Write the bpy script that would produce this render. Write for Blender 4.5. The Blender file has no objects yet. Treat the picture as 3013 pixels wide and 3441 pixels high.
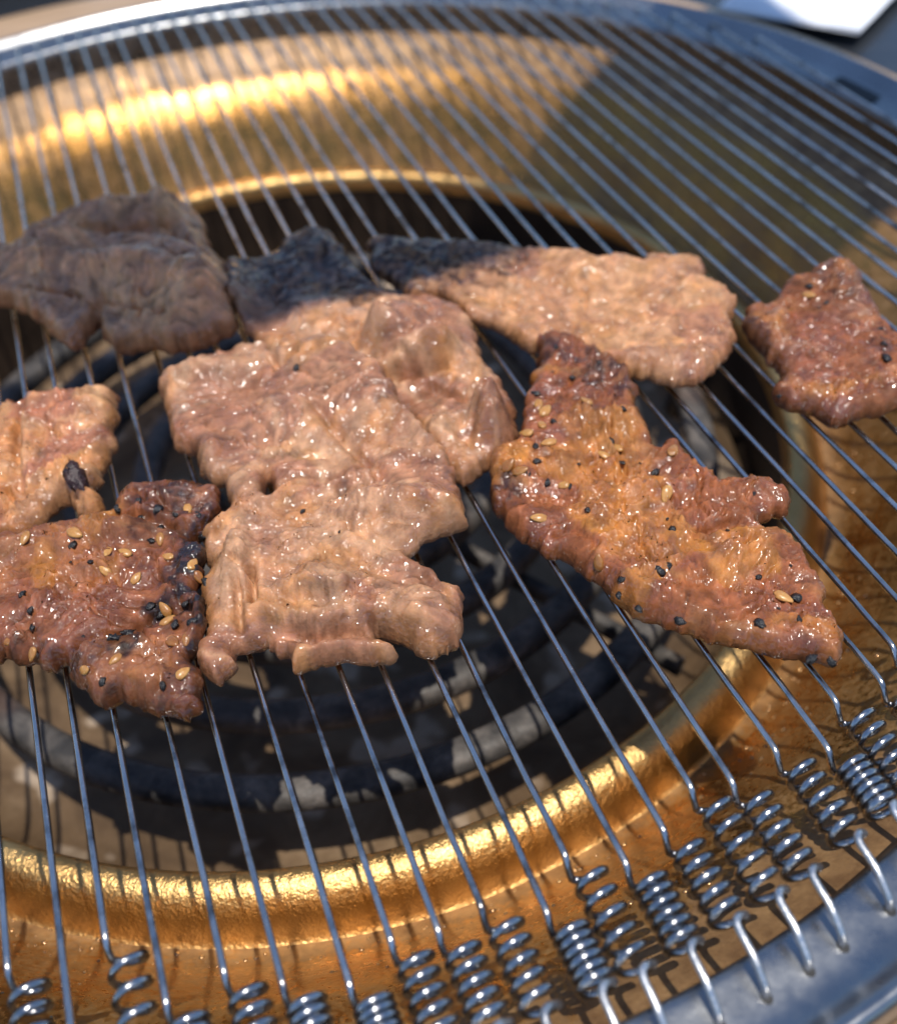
import bpy, math, random
import numpy as np
from mathutils import Vector, Matrix

random.seed(7); rng = np.random.default_rng(7)
SC = bpy.context.scene
COL = SC.collection

# ------------------------------------------------------------------ camera
F_PX, PITCH, ROLL, CAM_H = 3368.0, 0.810806, -0.0842757, 0.10318
CX, CY = -0.0300662, 0.164793            # grill centre as seen from the point under the camera
def cam_axes():
    cp, sp = math.cos(PITCH), math.sin(PITCH)
    fwd = np.array([0, cp, -sp]); r = np.array([1., 0, 0]); u = np.array([0, sp, cp])
    cr, sr = math.cos(ROLL), math.sin(ROLL)
    return fwd, cr*r + sr*u, -sr*r + cr*u
FWD, RGT, UPV = cam_axes()
CAM_LOC = np.array([-CX, -CY, CAM_H])    # world origin = grill centre, top of the wires at z = 0
cd = bpy.data.cameras.new('camera'); cam = bpy.data.objects.new('camera', cd); COL.objects.link(cam)
M = Matrix.Identity(4)
for i in range(3):
    M[i][0], M[i][1], M[i][2], M[i][3] = RGT[i], UPV[i], -FWD[i], CAM_LOC[i]
cam.matrix_world = M
cd.sensor_fit = 'HORIZONTAL'; cd.sensor_width = 36; cd.lens = 36*F_PX/3013
cd.clip_start = 0.005; cd.clip_end = 100
cd.dof.use_dof = True; cd.dof.focus_distance = 0.126; cd.dof.aperture_fstop = 18.0
SC.camera = cam

# ------------------------------------------------------------------ light
SUN = np.array([0.07, -0.17, 1.0]); SUN = SUN/np.linalg.norm(SUN)
w = bpy.data.worlds.new('World'); SC.world = w; w.use_nodes = True
nt = w.node_tree; nt.nodes.clear()
sky = nt.nodes.new('ShaderNodeTexSky'); sky.sky_type = 'NISHITA'; sky.sun_disc = False
sky.sun_elevation = math.asin(SUN[2]); sky.sun_rotation = math.atan2(SUN[0], SUN[1])
sky.ozone_density = 5.0; sky.air_density = 1.0; sky.dust_density = 0.2
bg = nt.nodes.new('ShaderNodeBackground'); bg.inputs[1].default_value = 0.13
wo = nt.nodes.new('ShaderNodeOutputWorld')
nt.links.new(sky.outputs[0], bg.inputs[0]); nt.links.new(bg.outputs[0], wo.inputs[0])
sl = bpy.data.lights.new('sun', 'SUN'); sl.energy = 3.7; sl.angle = math.radians(0.53); sl.color = (1, 0.95, 0.87)
so = bpy.data.objects.new('sun', sl); COL.objects.link(so)
so.rotation_euler = Vector(-SUN).to_track_quat('-Z', 'Y').to_euler()
SC.view_settings.view_transform = 'Standard'; SC.view_settings.look = 'None'
SC.view_settings.exposure = 0.36; SC.view_settings.gamma = 1; SC.view_settings.use_curve_mapping = False
SC.render.engine = 'CYCLES'
SC.render.resolution_x, SC.render.resolution_y = 896, 1024

# ------------------------------------------------------------------ helpers
K = 3013/1792.0
def px(x, y, z=0.0):
    """pixel of the 1792-wide view of the photograph -> world point at height z"""
    d = FWD + RGT*(x*K-1506.5)/F_PX - UPV*(y*K-1720.5)/F_PX
    t = (z-CAM_LOC[2])/d[2]
    return CAM_LOC + t*d
PHI = 0.3105
WD = np.array([math.sin(PHI), -math.cos(PHI)]); WN = np.array([math.cos(PHI), math.sin(PHI)])
def st(s, t, z=0.0):
    v = WN*s + WD*t
    return (v[0], v[1], z)

def link(o, parent=None):
    COL.objects.link(o)
    if parent is not None: o.parent = parent
    return o
def mesh_obj(name, verts, faces, mat, parent=None, smooth=True, loc=None):
    me = bpy.data.meshes.new(name); me.from_pydata([tuple(v) for v in verts], [], faces); me.update()
    if smooth: me.polygons.foreach_set('use_smooth', [True]*len(me.polygons))
    me.materials.append(mat)
    o = bpy.data.objects.new(name, me)
    if loc is not None: o.location = loc
    return link(o, parent)
def empty(name, loc=(0, 0, 0)):
    o = bpy.data.objects.new(name, None); o.location = loc; o.empty_display_size = .02; return link(o)
def tag(o, label=None, cat=None, group=None, kind=None):
    if label: o['label'] = label
    if cat: o['category'] = cat
    if group: o['group'] = group
    if kind: o['kind'] = kind
    return o
def tube(pts, rad, sides=8, cap=True):
    """parallel-transport tube along points"""
    P = np.array(pts, float); n = len(P)
    T = np.gradient(P, axis=0); T /= np.linalg.norm(T, axis=1)[:, None]+1e-12
    up = np.array([0, 0, 1.]) if abs(T[0][2]) < .9 else np.array([1., 0, 0])
    N = np.cross(T[0], up); N /= np.linalg.norm(N)
    V = []; Fc = []
    R = np.full(n, rad) if np.isscalar(rad) else np.array(rad)
    a = np.arange(sides)*2*math.pi/sides
    for i in range(n):
        N = N - T[i]*(N@T[i]); N /= np.linalg.norm(N)+1e-12
        B = np.cross(T[i], N)
        V.append(P[i] + R[i]*(np.cos(a)[:, None]*N + np.sin(a)[:, None]*B))
    V = np.concatenate(V)
    for i in range(n-1):
        for j in range(sides):
            k = (j+1) % sides
            Fc.append((i*sides+j, i*sides+k, (i+1)*sides+k, (i+1)*sides+j))
    if cap:
        Fc.append(tuple(range(sides-1, -1, -1))); Fc.append(tuple((n-1)*sides+j for j in range(sides)))
    return V, Fc
def smooth_path(pts, step):
    P = [np.array(p, float) for p in pts]; P = [2*P[0]-P[1]] + P + [2*P[-1]-P[-2]]
    out = []
    for i in range(1, len(P)-2):
        p0, p1, p2, p3 = P[i-1:i+3]
        m = max(2, int(np.linalg.norm(p2-p1)/step))
        for k in range(m):
            t = k/m
            out.append(.5*((2*p1)+(-p0+p2)*t+(2*p0-5*p1+4*p2-p3)*t*t+(-p0+3*p1-3*p2+p3)*t**3))
    out.append(P[-2]); return np.array(out)
def lathe(prof, seg=256, a0=0, a1=2*math.pi, jitter=None):
    closed = abs(a1-a0-2*math.pi) < 1e-6
    na = seg if closed else seg+1
    V = []; Fc = []
    for i in range(na):
        a = a0+(a1-a0)*i/seg
        for (r, z) in prof:
            V.append((r*math.cos(a), r*math.sin(a), z))
    m = len(prof)
    for i in range(seg):
        j = (i+1) % na
        for k in range(m-1):
            Fc.append((i*m+k, j*m+k, j*m+k+1, i*m+k+1))
    return V, Fc
def curve_prof(pts, step=0.0012):
    q = smooth_path([(p[0], 0, p[1]) for p in pts], step); return [(a[0], a[2]) for a in q]

# ------------------------------------------------------------------ numpy noise
_perm = rng.permutation(512).astype(np.int64)
_ga = rng.random(512)*2*math.pi
_gx, _gy = np.cos(_ga), np.sin(_ga)
def pnoise(x, y, seed=0):
    x = np.asarray(x, float)+seed*17.31; y = np.asarray(y, float)+seed*9.77
    xi = np.floor(x).astype(np.int64); yi = np.floor(y).astype(np.int64); xf = x-xi; yf = y-yi
    def g(ix, iy, dx, dy):
        h = _perm[(_perm[(ix+seed*31) & 511] + iy) & 511]
        return _gx[h]*dx+_gy[h]*dy
    u = xf**3*(xf*(xf*6-15)+10); v = yf**3*(yf*(yf*6-15)+10)
    n00 = g(xi, yi, xf, yf); n10 = g(xi+1, yi, xf-1, yf); n01 = g(xi, yi+1, xf, yf-1); n11 = g(xi+1, yi+1, xf-1, yf-1)
    return 1.5*((n00*(1-u)+n10*u)*(1-v)+(n01*(1-u)+n11*u)*v)
def fbm(x, y, seed=0, oct=4, gain=.5):
    s = 0; a = 1
    for i in range(oct):
        s = s+a*pnoise(x*2**i, y*2**i, seed+i*3); a *= gain
    return s
def sstep(a, b, x):
    t = np.clip((x-a)/(b-a), 0, 1); return t*t*(3-2*t)

# ------------------------------------------------------------------ materials
def mat(name):
    m = bpy.data.materials.new(name); m.use_nodes = True
    t = m.node_tree; b = t.nodes['Principled BSDF']
    return m, t, b
def N(t, typ, **kw):
    n = t.nodes.new(typ)
    for k, v in kw.items():
        if k.startswith('i_'):
            key = k[2:]; key = int(key) if key.isdigit() else key.replace('_', ' ')
            n.inputs[key].default_value = v
        else: setattr(n, k, v)
    return n
def noise(t, scale, detail=4, rough=.55, vec=None, dist=0):
    n = N(t, 'ShaderNodeTexNoise'); n.inputs['Scale'].default_value = scale; n.inputs['Detail'].default_value = detail
    n.inputs['Roughness'].default_value = rough; n.inputs['Distortion'].default_value = dist
    if vec is not None: t.links.new(vec, n.inputs['Vector'])
    return n
def ramp(t, src, stops):
    r = N(t, 'ShaderNodeValToRGB'); el = r.color_ramp.elements
    while len(el) < len(stops): el.new(.5)
    for e, (p, c) in zip(el, stops):
        e.position = p; e.color = c if len(c) == 4 else (*c, 1)
    t.links.new(src, r.inputs[0]); return r
def bump(t, src, strength, dist, normal=None):
    b = N(t, 'ShaderNodeBump'); b.inputs['Strength'].default_value = strength; b.inputs['Distance'].default_value = dist
    t.links.new(src, b.inputs['Height'])
    if normal is not None: t.links.new(normal, b.inputs['Normal'])
    return b
def mixc(t, fac, a, b, mode='MIX'):
    m = N(t, 'ShaderNodeMix', data_type='RGBA', blend_type=mode)
    if isinstance(fac, (int, float)): m.inputs[0].default_value = fac
    else: t.links.new(fac, m.inputs[0])
    for s, v in ((6, a), (7, b)):
        if isinstance(v, tuple): m.inputs[s].default_value = v if len(v) == 4 else (*v, 1)
        else: t.links.new(v, m.inputs[s])
    return m.outputs[2]
def g(v): return (v, v, v)

def coord(t): return N(t, 'ShaderNodeTexCoord').outputs['Object']

def brass_material():
    m, t, b = mat('brass'); co = coord(t)
    sep = N(t, 'ShaderNodeSeparateXYZ'); t.links.new(co, sep.inputs[0])
    cmb = N(t, 'ShaderNodeCombineXYZ'); t.links.new(sep.outputs[0], cmb.inputs[0]); t.links.new(sep.outputs[1], cmb.inputs[1])
    ln = N(t, 'ShaderNodeVectorMath', operation='LENGTH'); t.links.new(cmb.outputs[0], ln.inputs[0])
    n1 = noise(t, 35, 5, .6, co); n2 = noise(t, 260, 4, .6, co); n3 = noise(t, 1100, 3, .6, co); n4 = noise(t, 55, 4, .6, co, .5)
    # lathe marks: thin rings
    rv = N(t, 'ShaderNodeCombineXYZ'); t.links.new(ln.outputs['Value'], rv.inputs[0]); nr_ = noise(t, 2200, 2, .5, rv.outputs[0])
    c1 = ramp(t, n1.outputs[0], [(.3, (.32, .155, .042)), (.55, (.46, .235, .064)), (.75, (.38, .18, .050))])
    b.inputs['Metallic'].default_value = 1
    # baked-on grease: a band by the rim, a band at the foot of the lip, and loose spots
    rr = ramp(t, ln.outputs['Value'], [(.1095, g(.9)), (.1135, g(.12)), (.1290, g(.10)), (.1335, g(.95))])
    ad = N(t, 'ShaderNodeMath', operation='ADD'); t.links.new(n4.outputs[0], ad.inputs[0]); t.links.new(n3.outputs[0], ad.inputs[1])
    sc_ = N(t, 'ShaderNodeMath', operation='MULTIPLY'); t.links.new(rr.outputs[0], sc_.inputs[0]); sc_.inputs[1].default_value = .55
    ad2 = N(t, 'ShaderNodeMath', operation='ADD'); t.links.new(ad.outputs[0], ad2.inputs[0]); t.links.new(sc_.outputs[0], ad2.inputs[1])
    sp = ramp(t, ad2.outputs[0], [(.0, g(0)), (1.0, g(1))]); 
    mr = N(t, 'ShaderNodeMapRange'); mr.inputs[1].default_value = .94; mr.inputs[2].default_value = 1.36; t.links.new(ad2.outputs[0], mr.inputs[0])
    t.nodes.remove(sp)
    gc = ramp(t, n2.outputs[0], [(.35, (.16, .085, .036)), (.65, (.31, .18, .078))])
    col = mixc(t, mr.outputs[0], c1.outputs[0], gc.outputs[0]); t.links.new(col, b.inputs['Base Color'])
    met = N(t, 'ShaderNodeMapRange'); met.inputs[3].default_value = 1.0; met.inputs[4].default_value = .25; t.links.new(mr.outputs[0], met.inputs[0]); t.links.new(met.outputs[0], b.inputs['Metallic'])
    ra = ramp(t, n2.outputs[0], [(.3, g(.21)), (.7, g(.33))])
    rg = mixc(t, mr.outputs[0], ra.outputs[0], (.45, .45, .45)); t.links.new(rg, b.inputs['Roughness'])
    bp = bump(t, n3.outputs[0], .30, .0004)
    bp2 = bump(t, n2.outputs[0], .18, .0008, bp.outputs[0]); bp3 = bump(t, nr_.outputs[0], .12, .0003, bp2.outputs[0])
    t.links.new(bp3.outputs[0], b.inputs['Normal'])
    return m
def lip_material():
    m, t, b = mat('hammered_brass'); co = coord(t)
    n1 = noise(t, 60, 5, .6, co); n2 = noise(t, 1400, 3, .7, co); n3 = noise(t, 420, 4, .6, co)
    c1 = ramp(t, n1.outputs[0], [(.3, (.50, .29, .105)), (.6, (.68, .43, .17)), (.8, (.44, .22, .08))])
    t.links.new(c1.outputs[0], b.inputs['Base Color']); b.inputs['Metallic'].default_value = 1
    b.inputs['Roughness'].default_value = .34
    bp = bump(t, n2.outputs[0], .5, .0005); bp2 = bump(t, n3.outputs[0], .22, .0006, bp.outputs[0])
    t.links.new(bp2.outputs[0], b.inputs['Normal'])
    return m
def steel_material(name, col, rough, scale=300, bumpd=.00015, tarn=None):
    m, t, b = mat(name); co = coord(t)
    n1 = noise(t, scale, 5, .6, co); n2 = noise(t, scale*.12, 4, .55, co)
    dark = tuple(c*.72 for c in col)
    c = ramp(t, n2.outputs[0], [(.3, dark), (.65, col)])
    colo = c.outputs[0]
    if tarn:
        n3 = noise(t, scale*.4, 4, .6, co); r3 = ramp(t, n3.outputs[0], [(.52, g(0)), (.70, g(.8))])
        colo = mixc(t, r3.outputs[0], colo, tarn)
    t.links.new(colo, b.inputs['Base Color']); b.inputs['Metallic'].default_value = 1
    r = ramp(t, n1.outputs[0], [(.3, g(rough*.75)), (.7, g(rough*1.3))]); t.links.new(r.outputs[0], b.inputs['Roughness'])
    bp = bump(t, n1.outputs[0], .3, bumpd); t.links.new(bp.outputs[0], b.inputs['Normal'])
    return m
def plain(name, col, rough=.5, metallic=0, nscale=200, var=.25, bumps=.3, bd=.0003, spec=.5):
    m, t, b = mat(name); co = coord(t)
    n1 = noise(t, nscale, 5, .6, co)
    c = ramp(t, n1.outputs[0], [(.3, tuple(x*(1-var) for x in col)), (.7, tuple(min(1, x*(1+var)) for x in col))])
    t.links.new(c.outputs[0], b.inputs['Base Color']); b.inputs['Roughness'].default_value = rough
    b.inputs['Metallic'].default_value = metallic; b.inputs['Specular IOR Level'].default_value = spec
    bp = bump(t, n1.outputs[0], bumps, bd); t.links.new(bp.outputs[0], b.inputs['Normal'])
    return m
def wood_material(name, c1, c2, rough):
    m, t, b = mat(name); co = coord(t)
    mp = N(t, 'ShaderNodeMapping'); mp.inputs['Scale'].default_value = (12, 120, 120); mp.inputs['Rotation'].default_value = (0, 0, .5)
    t.links.new(co, mp.inputs[0])
    n1 = noise(t, 2.0, 6, .6, mp.outputs[0], .6)
    c = ramp(t, n1.outputs[0], [(.3, c1), (.7, c2)]); t.links.new(c.outputs[0], b.inputs['Base Color'])
    b.inputs['Roughness'].default_value = rough
    bp = bump(t, n1.outputs[0], .2, .0004); t.links.new(bp.outputs[0], b.inputs['Normal'])
    return m
def coil_material():
    m, t, b = mat('oxidised_coil'); co = coord(t)
    n1 = noise(t, 140, 5, .65, co, .4); n2 = noise(t, 900, 4, .6, co); n3 = noise(t, 55, 3, .5, co)
    c = ramp(t, n1.outputs[0], [(.38, (.030, .028, .027)), (.55, (.085, .075, .067)), (.70, (.18, .155, .135))])
    r3 = ramp(t, n3.outputs[0], [(.60, g(0)), (.72, g(.5))])
    c2 = mixc(t, r3.outputs[0], c.outputs[0], (.085, .040, .022))
    t.links.new(c2, b.inputs['Base Color']); b.inputs['Specular IOR Level'].default_value = .28; r = ramp(t, n2.outputs[0], [(.3, g(.40)), (.7, g(.65))]); t.links.new(r.outputs[0], b.inputs['Roughness'])
    bp = bump(t, n2.outputs[0], .6, .0004); bp2 = bump(t, n1.outputs[0], .3, .0006, bp.outputs[0]); t.links.new(bp2.outputs[0], b.inputs['Normal'])
    return m
def meat_material():
    m, t, b = mat('grilled_pork'); co = coord(t)
    at = N(t, 'ShaderNodeAttribute', attribute_name='Col'); wet = N(t, 'ShaderNodeAttribute', attribute_name='Wet')
    n1 = noise(t, 420, 5, .65, co); n2 = noise(t, 1500, 4, .65, co); n3 = noise(t, 150, 4, .6, co, 1.0)
    v1 = ramp(t, n1.outputs[0], [(.25, g(.62)), (.5, g(1.0)), (.75, g(1.35))])
    c = mixc(t, 1.0, at.outputs['Color'], v1.outputs[0], 'MULTIPLY')
    v3 = ramp(t, n3.outputs[0], [(.35, (1.0, .86, .74)), (.6, (1, 1, 1))])
    c = mixc(t, .8, c, v3.outputs[0], 'MULTIPLY')
    t.links.new(c, b.inputs['Base Color'])
    b.inputs['Subsurface Weight'].default_value = .18
    b.inputs['Subsurface Radius'].default_value = (1.0, .42, .2); b.inputs['Subsurface Scale'].default_value = .0016
    r = ramp(t, n3.outputs[0], [(.3, g(.34)), (.7, g(.52))]); t.links.new(r.outputs[0], b.inputs['Roughness'])
    b.inputs['Specular IOR Level'].default_value = .18
    # a film of juice and fat over everything; where it pools it is smooth, elsewhere beaded
    n4 = noise(t, 430, 1.5, .5, co, .4); n5 = noise(t, 1200, 1.0, .5, co); n6 = noise(t, 150, 3, .6, co, .8)
    bp = bump(t, n1.outputs[0], .35, .0009)
    bp2 = bump(t, n2.outputs[0], .22, .0005, bp.outputs[0])
    t.links.new(bp2.outputs[0], b.inputs['Normal'])
    cb = bump(t, n4.outputs[0], 1.0, .0019); cb2 = bump(t, n5.outputs[0], .8, .0008, cb.outputs[0])
    pool = ramp(t, n6.outputs[0], [(.44, g(1)), (.56, g(.22))]); t.links.new(pool.outputs[0], cb.inputs['Strength'])
    pool2 = ramp(t, n6.outputs[0], [(.44, g(.9)), (.56, g(.05))]); t.links.new(pool2.outputs[0], cb2.inputs['Strength'])
    t.links.new(cb2.outputs[0], b.inputs['Coat Normal'])
    cw = ramp(t, n3.outputs[0], [(.42, g(1)), (.62, g(.15))]); t.links.new(cw.outputs[0], b.inputs['Coat Weight'])
    b.inputs['Coat Roughness'].default_value = .10; b.inputs['Coat IOR'].default_value = 1.6
    return m

MB = brass_material(); ML = lip_material()
MRING = steel_material('ring_steel', (.35, .355, .36), .30)
MWIRE = steel_material('wire_steel', (.60, .58, .56), .22, 500, .0001, (.07, .045, .03))
MSPR = steel_material('spring_steel', (.42, .42, .425), .2, 900, .00006)
MHOOK = steel_material('hook_steel', (.70, .69, .68), .35, 1600, .0003)
MCOIL = coil_material()
MPAN = None
MDARK = plain('recess_shade', (.012, .011, .010), .6)
MMEAT = meat_material()

# ------------------------------------------------------------------ setting: table, trim
MTAB = wood_material('dark_table', (.014, .017, .022), (.026, .029, .034), .25)
MTRIM = wood_material('tan_wood', (.30, .19, .10), (.46, .30, .17), .4)
V, Fc = lathe([(.1530, -.030), (.1530, -.0125), (.30, -.0125), (.7, -.0125), (.7, -.04)], 128)
tag(mesh_obj('table', V, Fc, MTAB, smooth=False), kind='structure')
V, Fc = lathe(curve_prof([(.1530, -.0126), (.1530, -.0098), (.1536, -.0090), (.176, -.0090), (.1795, -.0098), (.180, -.0126)], .001), 192)
V = [(x-.016*max(0, (math.hypot(x, y)-.154)/.026), y+.010*max(0, (math.hypot(x, y)-.154)/.026), z) for x, y, z in V]
tag(mesh_obj('table_trim', V, Fc, MTRIM), kind='structure')

# ------------------------------------------------------------------ brass pan
pan = empty('brass_pan', (0, 0, -.075))
tag(pan, 'round golden brass drip pan with a raised rolled lip under the wire grate', 'drip pan')
def pan_part(name, prof, m, seg=320):
    V, Fc = lathe([(r, z+.075) for r, z in prof], seg); return mesh_obj(name, V, Fc, m, pan)
pan_part('channel', curve_prof([(.1415, -.0108), (.1396, -.0114), (.1365, -.0134), (.1338, -.0156), (.1322, -.0166), (.1300, -.0180), (.1268, -.0206), (.1225, -.0252), (.1188, -.0306), (.1155, -.0360), (.1125, -.0402), (.1098, -.0423), (.1082, -.0426)]), MB)
pan_part('lip', curve_prof([(.1096, -.0426), (.1086, -.0419), (.1078, -.0396), (.1067, -.0371), (.1050, -.0353), (.1031, -.0346), (.1014, -.0349), (.1005, -.0363), (.1001, -.039)], .0006), ML)
MWALL = plain('sooty_brass', (.035, .022, .014), .5, .3, 120, .4)
pan_part('inner_wall', curve_prof([(.1003, -.0388), (.1000, -.045), (.0990, -.056), (.0960, -.066)]), MWALL)

def pan_floor_material():
    m, t, b = mat('stained_reflector'); co = coord(t)
    n1 = noise(t, 45, 5, .6, co, .6); n2 = noise(t, 160, 5, .6, co); n3 = noise(t, 90, 2, .4, co)
    c = ramp(t, n1.outputs[0], [(.3, (.09, .055, .030)), (.5, (.19, .12, .065)), (.66, (.30, .20, .115)), (.75, (.13, .08, .045))])
    r2 = ramp(t, n3.outputs[0], [(.60, g(0)), (.68, g(1))])
    cc = mixc(t, r2.outputs[0], c.outputs[0], (.55, .42, .30))
    t.links.new(cc, b.inputs['Base Color']); b.inputs['Metallic'].default_value = .45; b.inputs['Roughness'].default_value = .42
    bp = bump(t, n2.outputs[0], .5, .001); t.links.new(bp.outputs[0], b.inputs['Normal'])
    return m
MPAN = pan_floor_material()
refl = empty('reflector_bowl', (0, 0, -.08))
tag(refl, 'stained brown metal reflector bowl beneath the spiral heating coil', 'reflector bowl')
V, Fc = lathe([(r, z+.08) for r, z in curve_prof([(.0970, -.058), (.0930, -.0645), (.084, -.069), (.06, -.0715), (.03, -.0722), (.004, -.0724), (.0002, -.0724)], .003)], 192)
mesh_obj('bowl', V, Fc, MPAN, refl)

# ------------------------------------------------------------------ heating coil
coil = empty('heating_coil', (0, 0, -.07))
tag(coil, 'dark grey spiral heating coil lying in the opening of the brass pan', 'heating coil')
def ribbon(path, hw, hh):
    """flat-topped rounded tube"""
    sec = [(-1, -.15), (-.92, .55), (-.70, .88), (-.35, 1), (.35, 1), (.70, .88), (.92, .55), (1, -.15), (.75, -.75), (.3, -1), (-.3, -1), (-.75, -.75)]
    P = np.array(path); T = np.gradient(P, axis=0); T /= np.linalg.norm(T, axis=1)[:, None]
    V = []; Fc = []
    for p, t in zip(P, T):
        sd = np.array([t[1], -t[0], 0]); sd /= np.linalg.norm(sd)
        for a, b in sec: V.append(p+sd*a*hw+np.array([0, 0, b*hh]))
    m = len(sec)
    for i in range(len(P)-1):
        for j in range(m):
            k = (j+1) % m; Fc.append((i*m+j, i*m+k, (i+1)*m+k, (i+1)*m+j))
    Fc.append(tuple(range(m))); Fc.append(tuple((len(P)-1)*m+j for j in range(m-1, -1, -1)))
    return V, Fc
turns = 4.35; pts = []
for i in range(560):
    u = i/559*turns; a = .10-u*2*math.pi; r = .0868-.0147*u
    pts.append((r*math.cos(a), r*math.sin(a), -.0475+.07+.0006*math.sin(3*a)))
V, Fc = ribbon(pts, .0031, .0028); mesh_obj('spiral', V, Fc, MCOIL, coil)
for k in range(3):
    a = math.radians(200+120*k)
    q = [(.020*math.cos(a), .020*math.sin(a), .0165), (.055*math.cos(a), .055*math.sin(a), .0160), (.0925*math.cos(a), .0925*math.sin(a), .0150)]
    V, Fc = ribbon(smooth_path(q, .006), .0016, .0022); mesh_obj('support_arm', V, Fc, MCOIL, coil)
e0 = np.array(pts[0]); V, Fc = tube(smooth_path([e0, e0+[.001, .006, -.003], e0+[.001, .009, -.012]], .002), .0030, 10)
mesh_obj('terminal', V, Fc, MCOIL, coil)

# ------------------------------------------------------------------ wire grate
grate = empty('wire_grate', (0, 0, -.012))
tag(grate, 'round steel grill grate of parallel wires tensioned by small springs', 'grill grate')
GZ = .012
V, Fc = lathe([(r, z+GZ) for r, z in
    curve_prof([(.1402, -.0115), (.1404, -.0080), (.1406, -.0042), (.1410, -.0032), (.1420, -.0029), (.1450, -.0028), (.1472, -.0026), (.1488, -.0020), (.1500, -.0009), (.1510, -.0004), (.1518, -.0010), (.1522, -.0030), (.1522, -.0090), (.1523, -.0118)], .0006)], 360)
mesh_obj('rim', V, Fc, MRING, grate)

known = [-50.6, -46.2, -41.4, -35.4, -30.2, -24.0, -18.8, -14.0, -9.0, -3.0, 1.4, 6.9, 12.4, 17.7, 22.2, 28.8, 34.3, 38.9, 45.4, 49.9]
bendt = [126.0, 114.4, 123.3, 122.6, 126.0, 128.7, 126.1, 127.1, 126.5, 129.7, 124.9, 128.2, 126.4, 123.1, 124.4, 122.9, 125.1, 120.1, 120.0, 116.3]
dens = [4, 4.2, 5, 4, 5, 5, 4.2, 4, 4, 5, 4, 5, 4, 4, 4, 4, 4.6, 4, 4.4, 4]
wires = list(zip(known, bendt, dens))
s = 49.9
while s < 132:
    s += 5.25+random.uniform(-.35, .35)
    if s < 138: wires.append((s, math.sqrt(max(127**2-s*s, 36))-random.uniform(0, 5), random.choice((4, 4.4, 4.8))))
s = -50.6
while s > -132:
    s -= 5.25+random.uniform(-.35, .35)
    if s > -138: wires.append((s, math.sqrt(max(127**2-s*s, 36))-random.uniform(0, 5), random.choice((4, 4.4, 4.8))))
RW = .00041; RS = .00185; AX = .0016
holes_made = 0
for (s, tb, nd) in wires:
    s *= 1e-3; tb *= 1e-3
    if s > 0.112 or s < -.112: tb = None
    th = math.sqrt(.1452**2-s*s)
    zc = -RW
    far = smooth_path([st(s, -th, -.006+GZ), st(s, -th+.0003, -.0015+GZ), st(s, -th+.0018, zc+GZ), st(s, -th+.006, zc+GZ)], .0006)
    if tb is None:
        P = np.vstack([far, [st(s, th-.003, zc+GZ), st(s, th, -.004+GZ)]])
        V, Fc = tube(P, RW, 8); mesh_obj('wire', V, Fc, MWIRE, grate); continue
    sag = -.0003
    body = [st(s+random.uniform(-1, 1)*.00012, a, zc+GZ) for a in np.linspace(-th+.012, tb-.010, 12)]
    bend = smooth_path([st(s, tb-.005, zc+GZ), st(s, tb-.0012, zc+GZ), st(s-.00005, tb, zc+GZ-.0002), st(s-.00015, tb+.0008, zc+GZ-.0010), st(s-.0001, tb+.0016, zc+GZ-.0022)], .0004)
    V, Fc = tube(np.vstack([far, body, bend]), RW, 8)
    wo_ = mesh_obj('wire', V, Fc, MWIRE, grate)
    # spring: helix about an axis beside the wire
    sa = s+AX; za = -.0016+GZ
    tE = math.sqrt(max(.1378**2-sa*sa, .0001))
    t0 = tb+.0016; L = max(tE-t0, .004)
    n = math.floor(nd*1.36)+.0; seg = int(n*20)
    hel = []
    a0 = math.radians(215)           # enters at the lower side next to the wire
    ext = random.uniform(.0, .35)
    for i in range(seg+1):
        u = i/seg; a = a0+u*(n*2*math.pi+math.radians(150))
        hel.append(st(sa+RS*math.cos(a), t0+L*u, za+RS*math.sin(a)))
    lead = smooth_path([bend[-1], hel[0], hel[1], hel[2]], .0003)[:-3]
    V, Fc = tube(np.vstack([lead, hel]), .00043, 8); mesh_obj('spring', V, Fc, MSPR, wo_)
    e = np.array(hel[-1])
    sh = s+.0013; thk = math.sqrt(.1450**2-sh*sh)
    hk = smooth_path([e, st(sh+.0008, tE+.0003, .0002+GZ), st(sh+.0001, tE+.0011, .0004+GZ), st(sh, tE+.004, .0002+GZ), st(sh, thk-.0016, -.0007+GZ), st(sh, thk-.0004, -.0017+GZ), st(sh, thk+.0002, -.0042+GZ)], .0005)
    V, Fc = tube(hk, .00043, 8); mesh_obj('hook', V, Fc, MHOOK, wo_)
    hv = st(sh, thk+.0001, -.0027+GZ)
    ang = np.arange(16)*2*math.pi/16; nr = np.array([hv[0], hv[1]])/math.hypot(hv[0], hv[1]); tg = np.array([-nr[1], nr[0]])
    Vh = [(hv[0], hv[1], hv[2])]+[(hv[0]+.0007*(math.cos(x)*nr[0]+.8*math.sin(x)*tg[0]), hv[1]+.0007*(math.cos(x)*nr[1]+.8*math.sin(x)*tg[1]), hv[2]) for x in ang]
    mesh_obj('hole', Vh, [(0, i+1, (i+1) % 16+1) for i in range(16)], MDARK, grate)  # flat dark disc on the rim stands for the shade inside the hole
# lifting slot in the rim, far right: dark strip laid on for its shade
for sa_, tt in ((.1435, -.0155),):
    a = math.atan2(*(st(sa_, tt)[1::-1])); 
    V, Fc = lathe([(.1413, -.0008+GZ-.002), (.1455, -.0006+GZ-.0016)], 12, a-.045, a+.045)
    mesh_obj('lifting_slot', V, Fc, MDARK, grate, smooth=False)

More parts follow.
